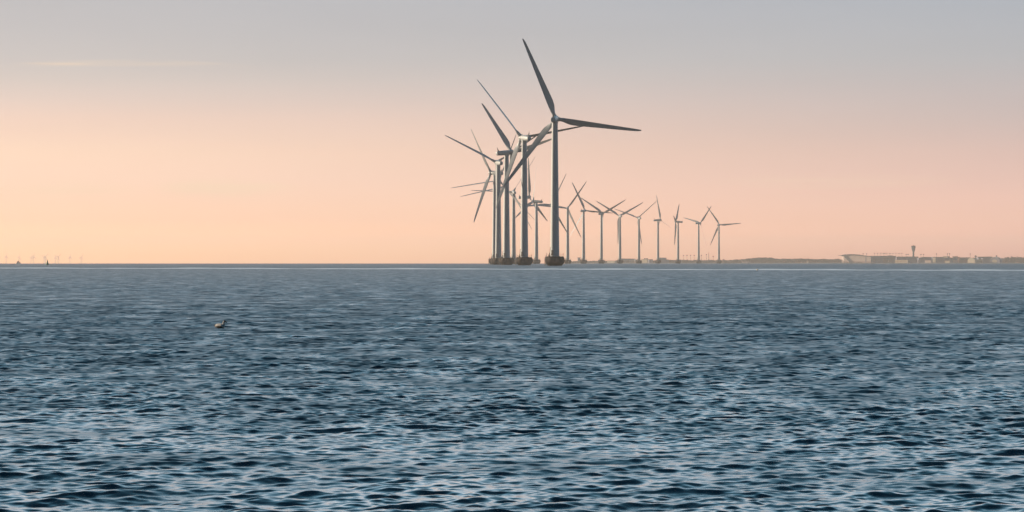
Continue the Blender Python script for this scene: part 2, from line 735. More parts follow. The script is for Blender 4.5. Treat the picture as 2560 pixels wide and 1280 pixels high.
def mast_bm():
    bm = bmesh.new()
    for sx in (-1,):
        loft(bm, [[(-0.30, -6.2, 1.05), (0.30, -6.2, 1.05), (0.30, -5.3, 1.15), (-0.30, -5.3, 1.15)],
                  [(-0.16, -6.35, 2.2), (0.16, -6.35, 2.2), (0.16, -6.0, 2.2), (-0.16, -6.0, 2.2)],
                  [(-0.05, -6.6, 3.5), (0.05, -6.6, 3.5), (0.05, -6.5, 3.5), (-0.05, -6.5, 3.5)]])
    tube(bm, (-0.5, -6.35, 2.35), (0.5, -6.35, 2.35), 0.04, seg=6)
    return bm


def hub_bm():
    bm = bmesh.new()
    lathe(bm, [(1.1, 2.25), (1.25, 2.3), (1.48, 2.9), (1.55, 3.8), (1.46, 4.5), (1.15, 5.1), (0.7, 5.5), (0.2, 5.68)], 36, axis='Y')
    # blade collars
    for k in range(3):
        a = 2 * math.pi * k / 3
        d = Vector((math.sin(a), 0, math.cos(a)))
        c0 = Vector((0, 3.8, 0))
        tube(bm, c0 + d * 1.1, c0 + d * 1.75, 0.98, 0.98, seg=20)
    return bm


def blade_bm():
    """span along +Z from the hub centre, chord along x (trailing edge +x), thickness along y"""
    bm = bmesh.new()
    st = [(1.70, 1.62, 1.0, 0.0, .50), (2.4, 1.62, 1.0, 0.0, .50), (3.4, 1.95, 0.78, 0.0, .45), (4.8, 2.50, 0.50, 0.0, .38), (6.4, 2.92, 0.33, 0, .33),
          (8.0, 3.02, 0.26, 0, .32), (10.5, 2.90, 0.22, 0, .31), (14, 2.62, 0.19, 0, .31), (18, 2.32, 0.18, 0, .31), (22, 2.03, 0.17, 0, .31), (26, 1.76, 0.165, 0, .31),
          (30, 1.50, 0.16, 0, .32), (33.5, 1.25, 0.155, 0, .33), (36, 0.98, 0.15, 0, .35), (37.2, 0.72, 0.15, 0, .4), (37.8, 0.42, 0.15, 0, .5), (38.0, 0.12, 0.2, 0, .5)]
    n = 20
    rings = []
    for z, ch, tk, _, ax in st:
        tw = R(11) * max(0.0, 1 - (z - 6) / 26.0) if z > 6 else R(11)
        tw -= R(6)
        ring = []
        circ = max(0.0, min(1.0, (4.8 - z) / 2.4))
        for i in range(n):
            t = 2 * math.pi * i / n
            u = (1 - math.cos(t)) / 2           # 0 leading edge .. 1 trailing edge
            sg = 1 if math.sin(t) >= 0 else -1
            th = 0.5 * tk * ch * 2.6 * (0.2969 * math.sqrt(u) - 0.126 * u - 0.3516 * u ** 2 + 0.2843 * u ** 3 - 0.1036 * u ** 4) / 0.26 * 0.5 * 0.77
            yf = th * sg * (1.25 if sg > 0 else 0.75)
            yc = 0.5 * ch * math.sin(t)
            x = (u - ax) * ch
            xc = -0.5 * ch * math.cos(t)
            y = yf * (1 - circ) + yc * circ
            x = x * (1 - circ) + xc * circ
            # the trailing edge swings towards the wind by the pitch angle
            X = x * math.cos(tw) - y * math.sin(tw)
            Y = x * math.sin(tw) + y * math.cos(tw)
            ring.append((X, Y, z))
        rings.append(ring)
    loft(bm, rings)
    bmesh.ops.recalc_face_normals(bm, faces=bm.faces)
    return bm


proto = {}
proto['foundation'] = obj('foundation', foundation_bm(), M_CONC, smooth=True)
for nm, b_, m_ in (('railing', railing_bm(), M_RAIL), ('crane', crane_bm(), M_CRANE), ('boat_landing', landing_bm(), M_RAIL)):
    obj(nm, b_, m_, proto['foundation'])
proto['tower'] = obj('tower', tower_bm(), M_TOWER, smooth=True)
obj('door', door_bm(), M_DARK, proto['tower'])
proto['nacelle'] = obj('nacelle', nacelle_bm(), M_NAC, smooth=True)
obj('instrument_mast', mast_bm(), M_DARK, proto['nacelle'])
obj('yaw_bearing', bearing_bm(), M_TOWER, proto['nacelle'], smooth=True)
proto['hub'] = obj('rotor_hub', hub_bm(), M_NAC, smooth=True)
proto['blade'] = obj('blade', blade_bm(), M_BLADE, smooth=True)

TURB = [  # column, row of the nacelle, yaw, rotor phase, blade pitch, label
    (1387.0, 297.9, 7, 98, 20, 'nearest and tallest wind turbine, one broad blade raised, one stretched out right'),
    (1310.6, 344.5, -21, 79, 57, 'wind turbine just behind the tallest, its cream-lit nacelle showing a round shaded rear'),
    (1266.2, 381.7, 51, 80, 42, 'wind turbine whose long shaded nacelle shows side-on, one broad blade rising upper left'),
    (1245.8, 406.8, -16, 56, 55, 'wind turbine whose raised blade reaches farthest left of the whole row'),
    (1237.1, 432.3, -48, 82, 80, 'wind turbine on the leftmost concrete base, a blade slanting down to the left'),
    (1246.2, 451.5, 6, 21, 74, 'hidden wind turbine in the crowded cluster, its long thin blade almost level left'),
    (1262.8, 467.2, -8, 17, 76, 'wind turbine mostly hidden by the side-on nacelle turbine, thin left blade drooping'),
    (1284.1, 480.9, -10, 32, 72, 'small wind turbine in the gap between the second and third big towers'),
    (1313.7, 492.9, 69, 9, 40, 'wind turbine behind the second biggest tower with an upright broad blade'),
    (1341.0, 503.6, -59, 2, 40, 'wind turbine left of the tallest tower, side-on cream nacelle and upright blade'),
    (1381.9, 512.0, -24, 26, 40, 'wind turbine hidden behind the tallest tower, only its thin blades showing'),
    (1419.1, 521.0, 0, 35, 40, 'small wind turbine next right of the tallest tower, one blade level left'),
    (1459.0, 526.9, 28, 95, 38, 'small wind turbine beside the square shore block, its raised blade crossing a neighbour blade'),
    (1503.5, 533.9, 30, 63, 35, 'far wind turbine with a wide V of blades and the third hidden along its tower'),
    (1549.9, 540.1, -14, 61, 10, 'far wind turbine before the long grey shed, thick blades in a wide V'),
    (1597.3, 545.0, -19, 49, 45, 'far wind turbine beside the cream shore building, one thin blade nearly level left'),
    (1645.0, 550.2, 70, 108, 40, 'far side-on wind turbine with an upright blade, beside the flat-roofed dark building'),
    (1695.2, 554.4, -80, 43, -85, 'far side-on wind turbine, rotor left of its tower, blades nearly one vertical line'),
    (1746.6, 558.1, 47, 44, 40, 'second last wind turbine of the row, one blade raised to the right'),
    (1797.2, 562.4, 20, 86, -5, 'last and farthest wind turbine of the row, one blade level to the right'),
]


def nac_depth(yn):
    d = 1200.0
    for _ in range(40):
        d = FPX * (HUB - CAM_H - drop(d)) / (EYE - yn)
    return d


def turbine(i, x, yn, psi, phi, pitch, label):
    d = nac_depth(yn)
    X = (x - 1280) / FPX * d
    root = thing('wind_turbine', label, 'wind turbine', (X, d, sea_z(X, d)), 0, 'wind turbines of the offshore row')
    f = copy_tree(proto['foundation'], root)
    f.scale = (1, 1, 1 + 0.22 * max(0, d - 1900) / 2600)
    copy_tree(proto['tower'], root)
    yaw = Matrix.Translation((0, 0, HUB)) @ Matrix.Rotation(-R(psi), 4, 'Z') @ Matrix.Rotation(TILT, 4, 'X')
    n = copy_tree(proto['nacelle'], root)
    n.matrix_local = yaw
    spin = yaw @ Matrix.Translation((0, 3.8, 0)) @ Matrix.Rotation(R(phi), 4, 'Y') @ Matrix.Translation((0, -3.8, 0))
    h = copy_tree(proto['hub'], root)
    h.matrix_local = spin
    for k in range(3):
        b = copy_tree(proto['blade'], root)
        b.matrix_local = spin @ Matrix.Translation((0, 3.8, 0)) @ Matrix.Rotation(2 * math.pi * k / 3, 4, 'Y') @ Matrix.Rotation(R(pitch), 4, 'Z')
    return root


for i, t in enumerate(TURB):
    turbine(i, *t)
for p in list(proto.values()):
    for ch in list(p.children):
        bpy.data.objects.remove(ch)
    bpy.data.objects.remove(p)


# the second wind farm, far out at the left: one mesh each, they are two pixels wide
def far_turbine_bm(phi, psi):
    bm = bmesh.new()
    lathe(bm, [(1.2, -6), (1.1, 0), (0.75, 30)], 10)
    m = Matrix.Translation((0, 0, 31)) @ Matrix.Rotation(-psi, 4, 'Z')
    box(bm, -1.2, 1.2, -4, 1.6, -1.2, 1.2, m)
    for k in range(3):
        mm = m @ Matrix.Translation((0, 2.3, 0)) @ Matrix.Rotation(phi + 2 * math.pi * k / 3, 4, 'Y')
        ring0 = [mm @ Vector(p) for p in ((-.6, -.3, 0), (.6, -.3, 0), (.6, .3, 0), (-.6, .3, 0))]
        ring1 = [mm @ Vector(p) for p in ((-.6, -.2, 5), (1.3, -.2, 5), (1.3, .2, 5), (-.6, .2, 5))]
        ring2 = [mm @ Vector(p) for p in ((-.3, -.08, 18), (.4, -.08, 18), (.4, .08, 18), (-.3, .08, 18))]
        loft(bm, [ring0, ring1, ring2])
    return bm


FAR = [(15.6, 641.5, 4, 40, 'leftmost far wind turbine on the left horizon, one blade upright'),
       (47.0, 642.8, 16, 40, 'far wind turbine rising above the dark workboat on the left horizon'),
       (77.5, 643.2, 26, 50, 'left one of the close pair of far wind turbines between workboat and green buoy'),
       (84.2, 641.8, 2, 40, 'taller right one of the close pair of far wind turbines left of the green buoy'),
       (110.0, 643.4, 30, 60, 'lower faint far wind turbine just left of the green buoy'),
       (113.6, 641.2, 40, 10, 'far wind turbine with two raised blades directly above the green buoy'),
       (138.5, 643.6, 5, 55, 'left one of the close pair of far wind turbines right of the green buoy'),
       (145.5, 641.8, 45, 10, 'right one of the close pair right of the green buoy, blades in a V'),
       (174.6, 642.6, 4, 45, 'lone far wind turbine with upright blade, second last of the left horizon group'),
       (203.2, 643.8, 18, 35, 'far wind turbine at the right end of the left horizon group')]
for x, yn, phi, psi, label in FAR:
    d = 12000.0
    p = px(x, yn, d)
    o = obj('far_wind_turbine', far_turbine_bm(R(phi), R(psi)), M_TOWER)
    o.location = (p.x, p.y, p.z - 31)
    tag(o, label, 'wind turbine', 'wind turbines of the far wind farm')

# ------------------------------------------------------------------ duck and gull
def skin_bird(name, verts, edges, radii_, mats, pick, scale, loc, rz):
    me = bpy.data.meshes.new(name)
    me.from_pydata([Vector(v) * scale for v in verts], edges, [])
    o = bpy.data.objects.new(name, me)
    C.objects.link(o)
    md = o.modifiers.new('skin', 'SKIN')
    if not me.skin_vertices:
        bpy.context.view_layer.objects.active = o
    sk = me.skin_vertices[0].data if me.skin_vertices else None
    if sk:
        for i, r in enumerate(radii_):
            sk[i].radius = (r[0] * scale, r[1] * scale)
            sk[i].use_root = (i == 0)
    sb = o.modifiers.new('sub', 'SUBSURF')
    sb.levels = sb.render_levels = 2
    dg = bpy.context.evaluated_depsgraph_get()
    m2 = bpy.data.meshes.new_from_object(o.evaluated_get(dg))
    o.modifiers.clear()
    o.data = m2
    m2.materials.clear()
    for m in mats:
        m2.materials.append(m)
    for p in m2.polygons:
        p.material_index = pick(Vector(p.center) / scale)
        p.use_smooth = True
    o.location = loc
    o.rotation_euler = (0, 0, rz)
    return o


M_WHITE = mat('white_feathers', (0.82, 0.74, 0.66), 0.8, noise=0.15, nscale=18)
M_BLACK = mat('black_feathers', (0.018, 0.016, 0.016), 0.6, noise=0.3, nscale=18)
M_BROWN = mat('brown_feathers', (0.17, 0.085, 0.04), 0.8, noise=0.4, nscale=18)
M_BILL = mat('grey_bill', (0.10, 0.11, 0.09), 0.5, noise=0.2, nscale=30)

# swimming to the right (+X); 0 = waterline
DV = [(0.02, 0, 0.05), (-0.12, 0, 0.055), (-0.24, 0, 0.06), (-0.34, 0, 0.075), (0.13, 0, 0.06), (0.175, 0, 0.12), (0.175, 0, 0.19), (0.195, 0, 0.255),
      (0.245, 0, 0.262), (0.30, 0, 0.225), (0.355, 0, 0.18)]
DE = [(0, 1), (1, 2), (2, 3), (0, 4), (4, 5), (5, 6), (6, 7), (7, 8), (8, 9), (9, 10)]
DR = [(.10, .115), (.095, .11), (.07, .08), (.02, .035), (.085, .09), (.06, .06), (.045, .045), (.05, .055), (.045, .045), (.026, .024), (.012, .014)]


def duck_pick(c):
    if c.x > 0.275 and c.z > 0.12:
        return 3
    if c.z > 0.268 or (c.x > 0.235 and c.z > 0.235):
        return 1
    if c.x < -0.235:
        return 2 if c.z < 0.10 else 1
    if -0.18 < c.x < 0.13 and c.z < 0.055 + 0.12 * abs(c.x + 0.02):
        return 1
    if c.z < 0.03 and c.x < 0.12:
        return 2
    return 0


dd = ground_depth(820.0)
dp = px(551.5, 820.0, dd)
dw = water_at(dp.x, dp.y)
duck = skin_bird('duck', DV, DE, DR, [M_WHITE, M_BLACK, M_BROWN, M_BILL], duck_pick, 0.60, (dp.x + 0.0, dp.y, dw + 0.02), R(-34))
tag(duck, 'black-capped duck with pale back swimming to the right on the dark choppy water', 'duck')

GV = [(0, 0, 0.06), (-0.12, 0, 0.07), (-0.26, 0, 0.10), (0.10, 0, 0.08), (0.15, 0, 0.15), (0.17, 0, 0.20), (0.225, 0, 0.195), (0.26, 0, 0.188)]
GE = [(0, 1), (1, 2), (0, 3), (3, 4), (4, 5), (5, 6), (6, 7)]
GR = [(.085, .085), (.075, .07), (.02, .018), (.07, .07), (.042, .042), (.042, .045), (.018, .018), (.008, .008)]
gd = ground_depth(677.0)
gp = px(1869, 677.0, gd)
gull = skin_bird('gull', GV, GE, GR, [M_WHITE, M_BILL], lambda c: 1 if c.x > 0.215 or c.x < -0.2 else 0, 1.5,
                 (gp.x, gp.y - 20, sea_z(gp.x, gp.y - 20) + 0.14), R(-60))
tag(gull, 'small white gull floating at the pale wake line right of the wind turbines', 'gull')

# ------------------------------------------------------------------ buoy, boats
M_GREEN = mat('green_buoy_paint', (0.10, 0.42, 0.26), 0.5, noise=0.25, nscale=1.5)
M_HULL = mat('dark_hull', (0.06, 0.035, 0.035), 0.5, noise=0.3, nscale=1)
M_CABIN = mat('rusty_cabin', (0.22, 0.10, 0.07), 0.6, noise=0.3, nscale=1)
M_SAIL = mat('pale_sail', (0.75, 0.66, 0.56), 0.8, noise=0.1, nscale=1)
M_GLASS = mat('dark_glass', (0.03, 0.04, 0.05), 0.15)

bd = 1500.0
bp_ = px(118.5, 660, bd)
bz = sea_z(bp_.x, bd)
buoy = thing('channel_buoy', 'green conical channel buoy under the faint far wind turbines', 'buoy', (bp_.x, bd, bz))
b_ = bmesh.new()
lathe(b_, [(0.75, -0.5), (0.85, 0.0), (0.85, 0.45), (0.72, 0.6)], 24)
obj('float', b_, M_GREEN, buoy, smooth=True)
b_ = bmesh.new()
lathe(b_, [(0.70, 0.6), (0.22, 2.5), (0.16, 2.6)], 16)
obj('cone', b_, M_GREEN, buoy, smooth=True)
b_ = bmesh.new()
tube(b_, (0, 0, 2.6), (0, 0, 2.9), 0.09)
obj('lantern', b_, M_GLASS, buoy)


def hull_bm(L, Wd, H, draft=0.4):
    bm = bmesh.new()
    rings = []
    for t in (0, 0.15, 0.4, 0.65, 0.85, 1.0):
        x = -L / 2 + L * t
        w = Wd / 2 * (0.85 if t == 0 else 1.0 if t < 0.66 else 0.7 if t < 0.9 else 0.06)
        sheer = H * (1 + 0.25 * t * t)
        rings.append([(x, -w * 0.6, -draft), (x, -w, sheer * 0.5), (x, -w, sheer), (x, w, sheer), (x, w, sheer * 0.5), (x, w * 0.6, -draft)])
    loft(bm, rings)
    bmesh.ops.recalc_face_normals(bm, faces=bm.faces)
    return bm


sd_ = 4300.0
sp_ = px(46.5, 658, sd_)
sz = sea_z(sp_.x, sd_)
ship = thing('workboat', 'small dark workboat on the left horizon beneath a far wind turbine', 'boat', (sp_.x, sd_, sz), R(-8))
obj('hull', hull_bm(6.4, 2.6, 1.6), M_HULL, ship)
b_ = bmesh.new()
box(b_, -2.2, 0.9, -1.0, 1.0, 1.55, 3.5)
box(b_, -2.4, 1.1, -1.15, 1.15, 3.5, 3.65)
cab = obj('cabin', b_, M_CABIN, ship)
b_ = bmesh.new()
box(b_, -1.9, 0.6, -1.03, -0.99, 2.6, 3.2)
obj('window', b_, M_GLASS, cab)
b_ = bmesh.new()
tube(b_, (-0.8, 0, 3.6), (-0.8, 0, 4.9), 0.06)
obj('mast', b_, M_DARK, ship)

kd = 2600.0
kp = px(1330, 657, kd)
kz = sea_z(kp.x, kd)
sb_ = thing('sailing_dinghy', 'tiny pale sailing dinghy between the second base and the base left of the tallest', 'boat', (kp.x, kd, kz), R(5))
obj('hull', hull_bm(2.6, 1.1, 0.45, 0.2), M_SAIL, sb_)
b_ = bmesh.new()
tube(b_, (0.35, 0, 0.4), (0.35, 0, 2.9), 0.035)
obj('mast', b_, M_DARK, sb_)
b_ = bmesh.new()
vs = [b_.verts.new(p) for p in ((0.30, -0.02, 0.6), (0.30, -0.02, 2.8), (-1.1, -0.2, 0.65), (0.30, 0.02, 0.6), (0.30, 0.02, 2.8), (-1.1, -0.16, 0.65))]
for f in ((0, 2, 1), (3, 4, 5), (0, 1, 4, 3), (1, 2, 5, 4), (2, 0, 3, 5)):
    b_.faces.new([vs[i] for i in f])
obj('sail', b_, M_SAIL, sb_)

# ------------------------------------------------------------------ the far shore (6 km away)
SD = 6000.0
S = FPX / SD                    # pixels per metre there
SEA6 = -drop(SD)
GROUND = SEA6 + 1.6


def sx_(x, d=SD):
    return (x - 1280) / FPX * d


def sz_(y, d=SD):
    return CAM_H + (EYE - y) / FPX * d


M_LAND = mat('shore_grass', (0.30, 0.20, 0.13), 0.95, noise=0.45, nscale=0.03)
M_TREES = mat('shore_foliage', (0.22, 0.125, 0.095), 0.9, noise=0.5, nscale=0.25)
M_BARK = mat('bark', (0.07, 0.05, 0.04), 0.9, noise=0.3, nscale=1)
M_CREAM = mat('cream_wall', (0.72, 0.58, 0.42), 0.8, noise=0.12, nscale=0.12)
M_PINK = mat('pale_pink_wall', (0.78, 0.58, 0.50), 0.8, noise=0.10, nscale=0.1)
M_GREYW = mat('grey_cladding', (0.34, 0.32, 0.41), 0.7, noise=0.2, nscale=0.15)
M_BROWNW = mat('brown_brick', (0.48, 0.25, 0.20), 0.85, noise=0.25, nscale=0.2)
M_ROOF = mat('dark_roof', (0.16, 0.11, 0.12), 0.7, noise=0.25, nscale=0.2)
M_REDR = mat('red_roof', (0.40, 0.12, 0.08), 0.8, noise=0.25, nscale=0.2)
M_WROOF = mat('white_roof', (0.78, 0.74, 0.70), 0.6, noise=0.1, nscale=0.2)
M_CONCT = mat('tower_concrete', (0.11, 0.12, 0.14), 0.7, noise=0.15, nscale=0.2)


def land():
    """low ground behind the shoreline, seen nearly edge-on, then the country behind it"""
    bm = bmesh.new()
    n = 170
    prev = None
    for i in range(n + 1):
        x = 1415 + (3400 - 1415) * i / n
        d = SD + 60 * math.sin(i * 0.21) + 30 * math.sin(i * 0.53) - 120
        if x < 1480:
            d += (1480 - x) * 9
        X = sx_(x, d)
        h = 0.0 if i == 0 else 1.0
        row = []
        for off, z in ((0, -1.5), (10, 0.4 * h), (30, 1.0 * h), (60, 1.3 * h), (900, 1.8 * h), (3000, 2.5 * h)):
            yy = d + off
            XX = X * yy / d
            row.append(bm.verts.new((XX, yy, sea_z(XX, yy) + z + 0.25 * rnd.uniform(-1, 1) * h)))
        if prev:
            for a, b, c, e in zip(prev, prev[1:], row[1:], row):
                bm.faces.new((a, e, c, b))
        prev = row
    o = obj('shore_ground', bm, M_LAND, smooth=True)
    o['kind'] = 'structure'


land()


def leaf_quad(bm, c, s, r):
    u = Vector((r.gauss(0, 1), r.gauss(0, 1), r.gauss(0, 1))).normalized()
    v = u.cross(Vector((r.gauss(0, 1), r.gauss(0, 1), r.gauss(0, 1)))).normalized()
    bm.faces.new([bm.verts.new(c + u * a * s + v * b * s * 0.7) for a, b in ((-1, -1), (1, -0.8), (1.1, 1), (-0.9, 1))])


def woodland(sky_line, label, seed):
    """the continuous low wood along the shore: leaf clumps under an uneven skyline"""
    bm = bmesh.new()
    r = random.Random(seed)
    x = sky_line[0][0]
    while x < sky_line[-1][0]:
        for (x0, y0), (x1, y1) in zip(sky_line, sky_line[1:]):
            if x0 <= x <= x1:
                yt = y0 + (y1 - y0) * (x - x0) / (x1 - x0)
        yt += 0.7 * math.sin(x * 0.31) * math.sin(x * 0.113 + 1) + r.uniform(-0.5, 0.5)
        d = SD + r.uniform(40, 130)
        zt = sz_(yt, d)
        g = sea_z(sx_(x, d), d) + 1.0
        hh = max(1.5, zt - g)
        for k in range(int(7 + hh * 2.2)):
            f = r.random() ** 0.8
            leaf_quad(bm, Vector((sx_(x, d) + r.uniform(-1.8, 1.8), d + r.uniform(-7, 7), g + hh * f)), r.uniform(0.55, 1.25), r)
        x += 0.75
    o = obj('shore_woodland', bm, M_TREES)
    o['kind'] = 'stuff'
    o['label'] = label


SKYLINE = [(1424, 654.5), (1440, 653), (1500, 652.5), (1560, 652), (1640, 651), (1700, 650.6), (1780, 650.8), (1820, 650.6), (1850, 649.2), (1880, 646), (1890, 644.6),
                (1915, 644.4), (1930, 645.0), (1938, 647.4), (1980, 647.6), (2005, 646.8), (2030, 648), (2060, 648.2), (2090, 648.4), (2104, 648.8)]
woodland(SKYLINE, 'low hazy strip of woodland along the far shore', 3)
woodland([(2504, 647), (2515, 645.5), (2530, 644.5), (2560, 645), (2600, 644.5), (2660, 646)], 'low wood at the right end of the shore', 4)


def tree(x, ytop, w, label, d=SD + 20):
    """one tree: tapered trunk with limbs, crown of many leaf clumps"""
    r = random.Random(int(x * 7))
    X = sx_(x, d)
    g = sea_z(X, d) + 1.2
    H = sz_(ytop, d) - g
    root = thing('shore_tree', label, 'tree', (X, d, g), 0, 'trees at the right end of the shore')
    bm = bmesh.new()
    tube(bm, (0, 0, -0.3), (0, 0, H * 0.55), 0.32, 0.14)
    for k in range(5):
        a = k * 1.3
        tube(bm, (0, 0, H * (0.3 + 0.05 * k)), (math.cos(a) * w * 0.3 / S, math.sin(a) * 2, H * (0.55 + 0.07 * k)), 0.13, 0.04, seg=5)
    obj('trunk', bm, M_BARK, root)
    bm = bmesh.new()
    lob = [(r.uniform(-0.32, 0.32) * w / S, r.uniform(-2, 2), H * r.uniform(0.42, 0.82), r.uniform(0.16, 0.30)) for _ in range(7)]
    lob.append((r.uniform(-.1, .1), 0, H * 0.84, 0.16))
    for lx, ly, lz, lr_ in lob:
        rad = lr_ * min(w / S, H)
        for k in range(42):
            v = Vector((r.gauss(0, 1), r.gauss(0, 1), r.gauss(0, 0.8))).normalized() * rad * r.uniform(0.4, 1.05)
            leaf_quad(bm, Vector((lx, ly, lz)) + v, r.uniform(0.25, 0.6), r)
    obj('crown', bm, M_TREES, root)


TREES = [(2513, 641.5, 9, 'bushy shore tree right beside the arched white roof'),
         (2520, 640.0, 10, 'dark rounded shore tree right of the arched white roof'),
         (2529, 638.8, 13, 'tall domed shore tree near the right edge of the frame'),
         (2537, 641.0, 10, 'lower shore tree in the dip between the two tall ones at the right edge'),
         (2543, 637.8, 9, 'tallest slim shore tree close to the right edge of the frame'),
         (2551, 640.6, 12, 'wide shore tree last but one at the right edge'),
         (2560, 641.0, 13, 'shore tree cut off by the right edge of the frame'),
         (2574, 640.0, 14, 'shore tree just beyond the right edge of the frame'),
         (2088, 646.8, 9, 'bushy shore tree left of the hall with the sloping roof'),
         (2096, 646.2, 11, 'rounded shore tree touching the hall with the sloping roof'),
         (1888, 643.6, 12, 'domed shore tree at the left of the wooded rise'),
         (1903, 643.2, 14, 'broad shore tree in the middle of the wooded rise'),
         (1924, 643.2, 13, 'round shore tree at the right of the wooded rise')]
for x, yt, w, lb in TREES:
    tree(x, yt, w, lb)


def rot_box(bm, x0, x1, yt, yb, yaw=0.0, deep=26.0, d=SD, grow=0.0):
    """a block whose picture outline spans x0..x1, turned by yaw; a positive yaw shows its left side to the sun"""
    X0, X1 = sx_(x0, d), sx_(x1, d)
    w = X1 - X0
    c, s = math.cos(abs(yaw)), math.sin(abs(yaw))
    if yaw:
        deep = min(deep, 0.16 * w / max(s, 0.05))
        b = (w - deep * s) / c
    else:
        b = w
    zb = sz_(yb, d) if yb is not None else sea_z(X0, d) + 0.8
    m = Matrix.Translation(((X0 + X1) / 2, d + deep / 2 + 8, 0)) @ Matrix.Rotation(-yaw, 4, 'Z')
    box(bm, -b / 2 - grow, b / 2 + grow, -deep / 2 - grow, deep / 2 + grow, zb, sz_(yt, d), m)
    return m, b, deep


def building(name, label, x0, x1, yt, wall, roof=None, yaw=0.0, bands=(), doors=(), roof_h=0.9, deep=26.0, d=SD, cat='building', group=None, vents=()):
    base = Vector(((sx_(x0, d) + sx_(x1, d)) / 2, d + deep / 2 + 8, sea_z(sx_(x0, d), d) + 0.8))
    root = thing(name, label, cat, base, 0, group)
    inv = Matrix.Translation(-base)

    def fin(nm, bm, m):
        bmesh.ops.transform(bm, matrix=inv, verts=bm.verts)
        return obj(nm, bm, m, root)
    bm = bmesh.new()
    m, b, dp_ = rot_box(bm, x0, x1, yt, None, yaw, deep, d)
    fin('wall', bm, wall)
    zt = sz_(yt, d)
    if roof is not None:
        bm = bmesh.new()
        box(bm, -b / 2 - 0.5, b / 2 + 0.5, -dp_ / 2 - 0.5, dp_ / 2 + 0.5, zt + 0.002, zt + roof_h, m)
        rf = fin('roof', bm, roof)
        for f0, f1, hh in vents:
            bm = bmesh.new()
            box(bm, b * (f0 - 0.5), b * (f1 - 0.5), -dp_ * 0.2, dp_ * 0.2, zt + roof_h + 0.002, zt + roof_h + hh, m)
            bmesh.ops.transform(bm, matrix=inv, verts=bm.verts)
            obj('roof_unit', bm, M_ROOF, rf)
    for f0, f1, y0, y1, mm in bands:
        bm = bmesh.new()
        box(bm, b * (f0 - 0.5), b * (f1 - 0.5), -dp_ / 2 - 0.06, -dp_ / 2 + 0.2, sz_(y1, d), sz_(y0, d), m)
        fin('window', bm, mm)
    for f0, f1, y0 in doors:
        bm = bmesh.new()
        box(bm, b * (f0 - 0.5), b * (f1 - 0.5), -dp_ / 2 - 0.08, -dp_ / 2 + 0.2, sea_z(sx_(x0, d), d) + 0.85, sz_(y0, d), m)
        fin('door', bm, M_DARK)
    return root


M_WIN = mat('window_band', (0.16, 0.13, 0.14), 0.3)
Y45 = R(42)

# the hall with the sloping roof and slanted strut
hall_base = Vector((sx_(2140), SD + 20, SEA6 + 0.8))
hall = thing('airport_hall', 'large pale hall with a gently sloping overhanging roof and slanted strut', 'building', hall_base)
hinv = Matrix.Translation(-hall_base)


def hpart(nm, bm, m, parent=None):
    bmesh.ops.transform(bm, matrix=hinv, verts=bm.verts)
    return obj(nm, bm, m, parent or hall)


def prism(bm, pts, y0, y1):
    turn = lambda x: -math.tan(R(40)) * (sx_(x) - sx_(2140))     # the long front is turned to the left
    a = [bm.verts.new((sx_(x), y0 + turn(x), sz_(y))) for x, y in pts]
    b = [bm.verts.new((sx_(x), y1 + turn(x), sz_(y))) for x, y in pts]
    n = len(pts)
    bm.faces.new(a[::-1])
    bm.faces.new(b)
    for i in range(n):
        j = (i + 1) % n
        bm.faces.new((a[i], a[j], b[j], b[i]))
    bmesh.ops.recalc_face_normals(bm, faces=bm.faces)


bm = bmesh.new()
prism(bm, [(2113, 658.2), (2113, 640.2), (2118, 637.2), (2140, 638.0), (2163, 640.8), (2174.5, 641.6), (2174.5, 658.2)], SD + 8, SD + 48)
hpart('wall', bm, M_PINK)
bm = bmesh.new()
prism(bm, [(2112.2, 640.0), (2112.2, 638.7), (2117, 636.2), (2130, 635.2), (2146, 636.0), (2164, 639.3), (2175.5, 640.6), (2175.5, 641.7), (2163, 640.7), (2140, 637.9), (2118, 637.1)], SD + 4, SD + 52)
hpart('roof', bm, M_ROOF)
bm = bmesh.new()
prism(bm, [(2103, 638.2), (2112.0, 638.2), (2112.0, 639.1), (2103, 639.1)], SD + 4, SD + 40)
hpart('canopy', bm, M_ROOF)
bm = bmesh.new()
prism(bm, [(2111.6, 639.4), (2113.6, 639.2), (2127.8, 655), (2127.6, 658.4), (2125.4, 658.4), (2124.6, 654)], SD + 4.5, SD + 7.8)
hpart('strut', bm, M_CONCT)
bm = bmesh.new()
prism(bm, [(2113.4, 654.2), (2174.2, 654.2), (2174.2, 656.3), (2113.4, 656.3)], SD + 7.6, SD + 9)
hpart('base_band', bm, M_BROWNW)
bm = bmesh.new()
prism(bm, [(2162.4, 641), (2163.6, 641.1), (2163.6, 657.8), (2162.4, 657.8)], SD + 7.5, SD + 9)
hpart('pillar', bm, M_GREYW)

